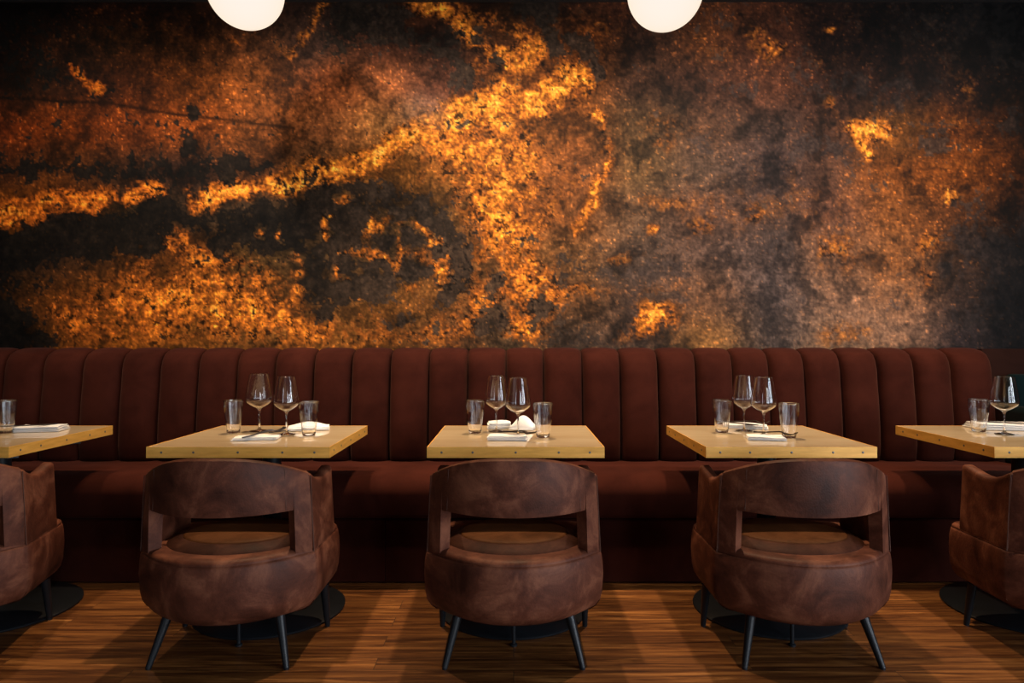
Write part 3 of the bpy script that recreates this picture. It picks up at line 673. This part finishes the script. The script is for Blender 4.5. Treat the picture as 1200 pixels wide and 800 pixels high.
# ------------------------------------------------------------------ tables
def make_table(x, W, base_dx, label):
    D = .69; yc = 3.005; root = empty('bistro_table', (x, yc, 0), 0, label, 'table', 'brass edged square tables along the bench')
    h = W / 2; e = .0025
    bm = bmesh.new(); bx(bm, -h + e, h - e, -D / 2 + e, D / 2 - e, .709, .7492, .001, 1); bm_obj('tabletop', bm, M['top'], root, 30)
    bm = bmesh.new()
    for a in ((-h, h, -D / 2, -D / 2 + e), (-h, h, D / 2 - e, D / 2), (-h, -h + e, -D / 2 + e, D / 2 - e), (h - e, h, -D / 2 + e, D / 2 - e)): bx(bm, *a, .707, .7500)
    ed = bm_obj('brass_edging', bm, M['edge'], root, 30)
    for k in range(5):
        for side in range(3):
            t = -1 + 2 * (k + .28 * (1 if k == 0 else -1 if k == 4 else 0)) / 4
            bm = bmesh.new(); lathe(bm, [(.0045, 0), (.0045, .0008), (.003, .0014), (.0012, .0015), (.0009, .0008), (0, .0008)], 12, closed_bottom=True)
            if side == 0: mt = Matrix.Translation((t * h * .97, -D / 2, .7285)) @ Matrix.Rotation(PI / 2, 4, 'X')
            elif side == 1: mt = Matrix.Translation((h, t * D / 2 * .95, .7285)) @ Matrix.Rotation(PI / 2, 4, 'Y')
            else: mt = Matrix.Translation((-h, t * D / 2 * .95, .7285)) @ Matrix.Rotation(-PI / 2, 4, 'Y')
            bmesh.ops.transform(bm, matrix=mt, verts=bm.verts); bm_obj('screw', bm, M['screw'], ed, 40)
    by = -.065
    bm = bmesh.new(); lathe(bm, [(0, 0), (.312, 0), (.315, .003), (.315, .008), (.308, .013), (.10, .017), (.06, .022), (0, .022)], 72, base_dx, by); bm_obj('round_base', bm, M['black_base'], root, 50)
    bm = bmesh.new(); lathe(bm, [(0, .020), (.040, .020), (.040, .69), (0, .69)], 32, base_dx, by + .012); bm_obj('column', bm, M['black_metal'], root, 50)
    bm = bmesh.new()
    for ang in (45, 135): bx(bm, -.30, .30, -.022, .022, .690, .706, .003, 1, Matrix.Translation((base_dx, by + .012, 0)) @ Matrix.Rotation(math.radians(ang), 4, 'Z'))
    lathe(bm, [(0, .676), (.075, .676), (.075, .690), (0, .690)], 24, base_dx, by + .012)
    bm_obj('top_bracket', bm, M['black_metal'], root, 30)
    return root
make_table(-2.345, .70, .095, 'brass edged square table cut off by the left picture edge')
make_table(-1.090, .725, .03, 'brass edged square table, second from the left, its right side edge showing')
make_table(0.008, .702, -.01, 'brass edged square table in the middle of the row')
make_table(1.098, .676, .01, 'brass edged square table, second from the right, its left side in shadow')
make_table(2.250, .70, -.02, 'brass edged square table cut off by the right picture edge')
# ------------------------------------------------------------------ glassware
ZT = .7503
def make_wine():
    outer = [(0, 0), (.036, 0), (.0385, .0006), (.0388, .0012), (.0385, .0018), (.037, .0022), (.030, .0032), (.014, .0062), (.0065, .011), (.0042, .018), (.0036, .035), (.0036, .070), (.0040, .088), (.0058, .098), (.009, .1025), (.016, .1070), (.030, .1150), (.045, .1255), (.0535, .1345), (.0562, .1410), (.0566, .1475), (.0557, .157), (.0525, .180), (.0479, .207), (.0432, .232), (.0398, .250), (.0386, .2560), (.03815, .2582), (.03800, .2588)]
    inner = [(.0377, .2590), (.03735, .2588), (.03725, .2582), (.0377, .2560), (.0389, .250), (.0423, .232), (.0470, .207), (.0516, .180), (.0548, .157), (.0556, .1475), (.0552, .1415), (.0526, .1356), (.044, .1267), (.029, .1164), (.015, .1087), (.008, .1060), (.003, .1052), (0, .1050)]
    bm = bmesh.new(); lathe(bm, outer + inner, 64); return bm_obj('wine_glass', bm, M['glass'], None, 180)
def make_tumbler():
    pr = [(0, 0), (.024, 0), (.0265, .0008), (.0280, .003), (.0290, .008), (.0305, .020), (.0340, .055), (.0385, .085), (.0412, .108), (.0425, .130), (.0429, .144), (.0430, .1482), (.0429, .1494)]
    inn = [(.0425, .1499), (.0420, .1494), (.0417, .1482), (.0415, .144), (.0409, .130), (.0395, .108), (.0367, .085), (.0322, .055), (.0283, .020), (.0270, .0135), (.0250, .0112), (.020, .0104), (0, .0102)]
    nO = len(pr)
    def rib(k, a):
        if k < nO: return 0.0
        kk = k - nO
        return (-.012 * (.5 + .5 * math.cos(22 * a))) * (0 if kk < 3 else .6 if kk == 3 else 1 if kk < 9 else 0)
    bm = bmesh.new(); lathe(bm, pr + inn, 132, rib=rib); return bm_obj('tumbler', bm, M['glass'], None, 180)
wine, tumb = make_wine(), make_tumbler()
tw = [(-1.186, 3.14, 'taller looking stemmed wine glass on the left of the pair, second table from left'),
      (-1.022, 3.03, 'stemmed wine glass on the right of the pair, second table from left'),
      (-.080, 3.13, 'stemmed wine glass behind and left of the pair on the middle table'),
      (.019, 2.945, 'stemmed wine glass in front and right of the pair on the middle table'),
      (1.078, 3.15, 'stemmed wine glass on the left of the pair, second table from right'),
      (1.110, 2.99, 'stemmed wine glass on the right of the pair, second table from right'),
      (2.215, 3.04, 'single stemmed wine glass at the right picture edge')]
for i, (x, y, lb) in enumerate(tw): place(wine, i > 0, (x, y, ZT), .3 * i, lb, 'wine glass', 'stemmed wine glasses on the tables').scale = (1.13, 1.13, 1.03) if i == 0 else (1, 1, 1)
tt = [(-2.315, 3.07, 'clear water tumbler at the left picture edge'),
      (-1.278, 3.07, 'clear ribbed tumbler at left on the second table from left'),
      (-.908, 2.985, 'clear ribbed tumbler at right on the second table from left, before the folded napkin'),
      (-.176, 3.06, 'clear ribbed tumbler at left on the middle table'),
      (.127, 2.925, 'clear ribbed tumbler at right on the middle table'),
      (.955, 3.09, 'clear ribbed tumbler at left on the second table from right'),
      (1.192, 2.915, 'clear ribbed tumbler at right on the second table from right'),
      (2.155, 3.12, 'clear ribbed tumbler left of the single wine glass, rightmost table')]
for i, (x, y, lb) in enumerate(tt): place(tumb, i > 0, (x, y, ZT), .2 * i, lb, 'tumbler', 'water tumblers on the tables')
# ------------------------------------------------------------------ napkins and cutlery
def napkin(name, loc, rz, lx, ly, label, layers=3, t=.0045, seed=1, puff=0.0, cat='napkin', mt=None):
    rnd = random.Random(seed); bm = bmesh.new(); nx, ny = 14, 8
    ph = [rnd.uniform(0, 6) for _ in range(6)]
    for L in range(layers):
        sx = lx * (1 - .035 * L * rnd.uniform(.2, 1)); sy = ly * (1 - .05 * L * rnd.uniform(.2, 1)); ox, oy = rnd.uniform(-.003, .003), rnd.uniform(-.003, .003)
        z0 = L * t; g = [[[None] * (ny + 1) for _ in range(nx + 1)] for _ in range(2)]
        for s in range(2):
            for i in range(nx + 1):
                for j in range(ny + 1):
                    u, v_ = -1 + 2 * i / nx, -1 + 2 * j / ny; ed = 1 - .5 * max(abs(u), abs(v_)) ** 8
                    zc = z0 + t / 2; hz = t * .48 * ed * (1 if s else -1)
                    w = (.0005 * math.sin(3 * u + ph[0]) + .0004 * math.sin(4 * v_ + ph[1] + 2 * u)) * (L + .6) * (1 if (s or L) else 0)
                    pf = puff * (1 - u * u) ** 1.2 * (1 - v_ * v_) ** .6 * (L + (1 if s else .4)) / layers
                    g[s][i][j] = bm.verts.new((ox + u * sx / 2 * (1 + .01 * math.sin(5 * v_ + ph[2])), oy + v_ * sy / 2 * (1 + .02 * math.sin(3 * u + ph[3])), max(.0002, zc + hz + w + pf)))
        for i in range(nx):
            for j in range(ny):
                bm.faces.new((g[1][i][j], g[1][i + 1][j], g[1][i + 1][j + 1], g[1][i][j + 1])); bm.faces.new((g[0][i][j], g[0][i][j + 1], g[0][i + 1][j + 1], g[0][i + 1][j]))
        for i in range(nx):
            bm.faces.new((g[0][i][0], g[0][i + 1][0], g[1][i + 1][0], g[1][i][0])); bm.faces.new((g[0][i + 1][ny], g[0][i][ny], g[1][i][ny], g[1][i + 1][ny]))
        for j in range(ny):
            bm.faces.new((g[0][0][j + 1], g[0][0][j], g[1][0][j], g[1][0][j + 1])); bm.faces.new((g[0][nx][j], g[0][nx][j + 1], g[1][nx][j + 1], g[1][nx][j]))
    o = bm_obj(name, bm, mt or M['linen'], None, 60); o.location = loc; o.rotation_euler = (0, 0, math.radians(rz)); tag(o, label, cat, 'white napkins laid on the tables'); return o
def plate_mesh(bm, outline_pts, z0, th, arch=0.0, L=1.0):
    n = len(outline_pts); f = lambda x: arch * (1 - (2 * x / L) ** 2)
    A = [bm.verts.new((x, y, z0 + f(x))) for x, y in outline_pts]; B = [bm.verts.new((x, y, z0 + th + f(x))) for x, y in outline_pts]
    bm.faces.new(list(reversed(A))); bm.faces.new(B)
    for i in range(n): bm.faces.new((A[i], A[(i + 1) % n], B[(i + 1) % n], B[i]))
def strip(bm, spine, widths, zs, th):
    """a bar along x with given half widths and heights"""
    rings = []
    for x, w, z in zip(spine, widths, zs):
        rings.append([bm.verts.new((x, -w, z)), bm.verts.new((x, w, z)), bm.verts.new((x, w * .8, z + th)), bm.verts.new((x, -w * .8, z + th))])
    for A, B in zip(rings[:-1], rings[1:]):
        for k in range(4): bm.faces.new((A[k], A[(k + 1) % 4], B[(k + 1) % 4], B[k]))
    bm.faces.new(rings[0]); bm.faces.new(list(reversed(rings[-1])))
def make_fork():
    bm = bmesh.new()
    strip(bm, [-.10, -.095, -.05, 0, .02, .035, .045, .055, .062], [.004, .0065, .005, .003, .003, .005, .0095, .0115, .012], [.001, .001, .004, .011, .014, .013, .009, .006, .006], .005)
    for k in range(4):
        o = -.0102 + k * .0068; n0 = len(bm.verts)
        strip(bm, [.060, .075, .09, .098], [.0019, .0018, .0016, .0008], [.006, .008, .012, .018], .004)
        bm.verts.ensure_lookup_table()
        for v_ in bm.verts[n0:]: v_.co.y += o
    return bm_obj('fork', bm, M['dark_steel'], None, 40)
def make_knife():
    bm = bmesh.new()
    strip(bm, [-.115, -.11, -.06, -.01, .0, .01, .05, .09, .105, .112], [.004, .006, .006, .0045, .004, .0075, .0095, .0085, .005, .001], [0] * 10, .0042)
    return bm_obj('table_knife', bm, M['dark_steel'], None, 40)
fork, knife = make_fork(), make_knife()
GN = 'forks laid on the napkins'; GK = 'knives laid on the napkins'
def put(proto, used, loc, rz, label, cat, grp, tilt=0):
    o = place(proto, used, loc, math.radians(rz), label, cat, grp); o.rotation_euler = (0, math.radians(tilt), math.radians(rz)); return o
n1 = ZT
napkin('napkin', (-2.215, 3.16, n1), 12, .19, .13, 'thick white folded napkin right of the tumbler at the left picture edge', 4, .006, 2)
put(knife, False, (-2.255, 3.13, n1 + .0265), 28, 'dark knife across the folded napkin at the left picture edge', 'knife', GK)
napkin('napkin', (-1.100, 2.880, n1), 8, .185, .095, 'white napkin under a fork near the front edge, second table from left', 3, .0045, 3)
put(fork, False, (-1.070, 2.890, n1 + .0170), 50, 'fork with raised tines on the front napkin, second table from left', 'fork', GN, -3)
napkin('napkin', (-.975, 3.20, n1), 15, .19, .11, 'white folded napkin behind the right tumbler, second table from left', 3, .006, 4, .016)
put(knife, True, (-1.035, 3.14, n1 + .003), 50, 'knife leaning by the rear napkin, second table from left', 'knife', GK)
napkin('napkin', (-.028, 2.865, n1), -4, .165, .085, 'white napkin with fork tines over it at the front of the middle table', 4, .005, 5)
put(fork, True, (.022, 2.858, n1 + .0240), -48, 'fork lying on the front napkin of the middle table', 'fork', GN)
napkin('napkin', (-.070, 3.255, n1), 3, .115, .10, 'cream napkin lying behind the left wine glass of the middle table', 4, .007, 6, .010)
napkin('napkin', (.045, 3.215, n1), -12, .115, .09, 'puffed up white napkin between wine glass and right tumbler, middle table', 3, .006, 7, .045)
put(knife, True, (-.005, 3.10, n1), -14, 'knife lying across the middle table behind the wine glasses', 'knife', GK)
napkin('napkin', (1.125, 3.262, n1), -20, .20, .11, 'white napkin with two dark cutlery handles at the rear, second table from right', 3, .006, 8, .004)
put(fork, True, (1.135, 3.250, n1 + .0215), -42, 'dark fork on the rear napkin, second table from right', 'fork', GN)
put(knife, True, (1.08, 3.255, n1 + .0215), -48, 'dark knife on the rear napkin, second table from right', 'knife', GK)
napkin('napkin', (1.075, 2.875, n1), -12, .155, .10, 'white folded napkin at the front edge, second table from right', 3, .0055, 9)
put(fork, True, (1.112, 2.866, n1 + .0195), -52, 'dark fork reaching over the front napkin, second table from right', 'fork', GN)
napkin('napkin', (2.385, 3.225, n1), -8, .36, .16, 'large white napkin behind the wine glass at the right picture edge', 4, .007, 10)
put(knife, True, (2.335, 3.20, n1 + .0315), -24, 'long dark knife on the large napkin at the right picture edge', 'knife', GK)
# ------------------------------------------------------------------ pendant lamps
def make_pendant():
    root = empty('pendant_lamp', (0, 0, 0)); R = .167
    bm = bmesh.new(); bmesh.ops.create_uvsphere(bm, u_segments=64, v_segments=40, radius=R); bm_obj('globe_shade', bm, M['globe'], root, 180)
    bm = bmesh.new(); lathe(bm, [(0, R - .012), (.050, R - .012), (.052, R - .008), (.052, R + .022), (.045, R + .028), (0, R + .028)], 32); bm_obj('shade_cap', bm, M['black_metal'], root, 50)
    return root
pendant = make_pendant()
def pendant_light(o):
    l = bpy.data.lights.new('pendant_bulb', 'POINT'); l.energy = GLOBE_W; l.color = (1.0, .68, .40); l.shadow_soft_size = .175
    q = bpy.data.objects.new('pendant_bulb', l); C.objects.link(q); q.location = o.location
GLOBE_W = 26
GP = 'opal globe pendant lamps over the tables'
for i, (x, z, lb) in enumerate([(-1.196, 2.735, 'glowing opal globe pendant lamp, the left one at the top edge'), (.675, 2.727, 'glowing opal globe pendant lamp, the right one at the top edge')]):
    p = place(pendant, i > 0, (x, 3.0, z), 0, lb, 'lamp', GP)
    bm = bmesh.new(); tube(bm, [(0, 0, .19), (0, 0, ZC - z - .022)], .007, 10); bm_obj('drop_rod', bm, M['black_metal'], p, 50)
    bm = bmesh.new(); lathe(bm, [(0, ZC - z - .026), (.055, ZC - z - .026), (.06, ZC - z - .020), (.06, ZC - z - .001), (0, ZC - z - .001)], 32); bm_obj('ceiling_rose', bm, M['black_metal'], p, 50)
    pendant_light(p)
# ------------------------------------------------------------------ green chair beyond the end of the bench
g = empty('side_chair', (3.02, 3.42, 0), 0, 'dark green upholstered chair with thin metal frame behind the rightmost table', 'chair')
def rounded_panel(x0, x1, z0, z1, y0, y1, r, bm):
    pts = []
    for cx, cz, a0 in ((x1 - r, z0 + r, -90), (x1 - r, z1 - r, 0), (x0 + r, z1 - r, 90), (x0 + r, z0 + r, 180)):
        for k in range(7): a = math.radians(a0 + 15 * k); pts.append((cx + r * math.cos(a), cz + r * math.sin(a)))
    lv = [(y0 + .008, 1 - .03), (y0, 1 - .06)]
    mx, mz = (x0 + x1) / 2, (z0 + z1) / 2
    rings = [[bm.verts.new((mx + (x - mx) * s, y, mz + (z - mz) * s)) for x, z in pts] for y, s in ((y0, .94), (y0 + .006, .98), (y0 + .02, 1), (y1 - .02, 1), (y1 - .006, .98), (y1, .94))]
    n = len(pts)
    for A, B in zip(rings[:-1], rings[1:]):
        for i in range(n): bm.faces.new((A[i], A[(i + 1) % n], B[(i + 1) % n], B[i]))
    bm.faces.new(rings[0]); bm.faces.new(list(reversed(rings[-1])))
bm = bmesh.new(); rounded_panel(-.30, .26, .52, .990, .26, .33, .03, bm); bm_obj('backrest', bm, M['green'], g, 50)
bm = bmesh.new(); rounded_panel(-.36, .26, .36, .46, -.25, .25, .03, bm); bm_obj('seat', bm, M['green'], g, 50)
bm = bmesh.new(); rounded_panel(-.372, -.285, .50, .825, -.10, .22, .035, bm); bm_obj('arm_pad', bm, M['green'], g, 50)
bm = bmesh.new(); tube(bm, [(-.372, -.115, .55)] + [(-.372 + .09 * (1 - math.cos(t)) * .5 * 0 + .0, -.115, .55 + .0) for t in ()] + [(-.372, -.115, .80), (-.365, -.115, .822), (-.345, -.115, .834), (-.31, -.115, .834), (-.29, -.115, .822), (-.283, -.115, .80), (-.283, -.115, .55)], .0035, 8); bm_obj('arm_frame', bm, M['steel'], g, 60)
for lx, ly in ((-.33, -.2), (.22, -.2), (-.33, .22), (.22, .22)):
    bm = bmesh.new(); tube(bm, [(lx, ly, .38), (lx * 1.03, ly * 1.03, 0.001)], .014, 12, .010); bm_obj('leg', bm, M['black_metal'], g, 60)
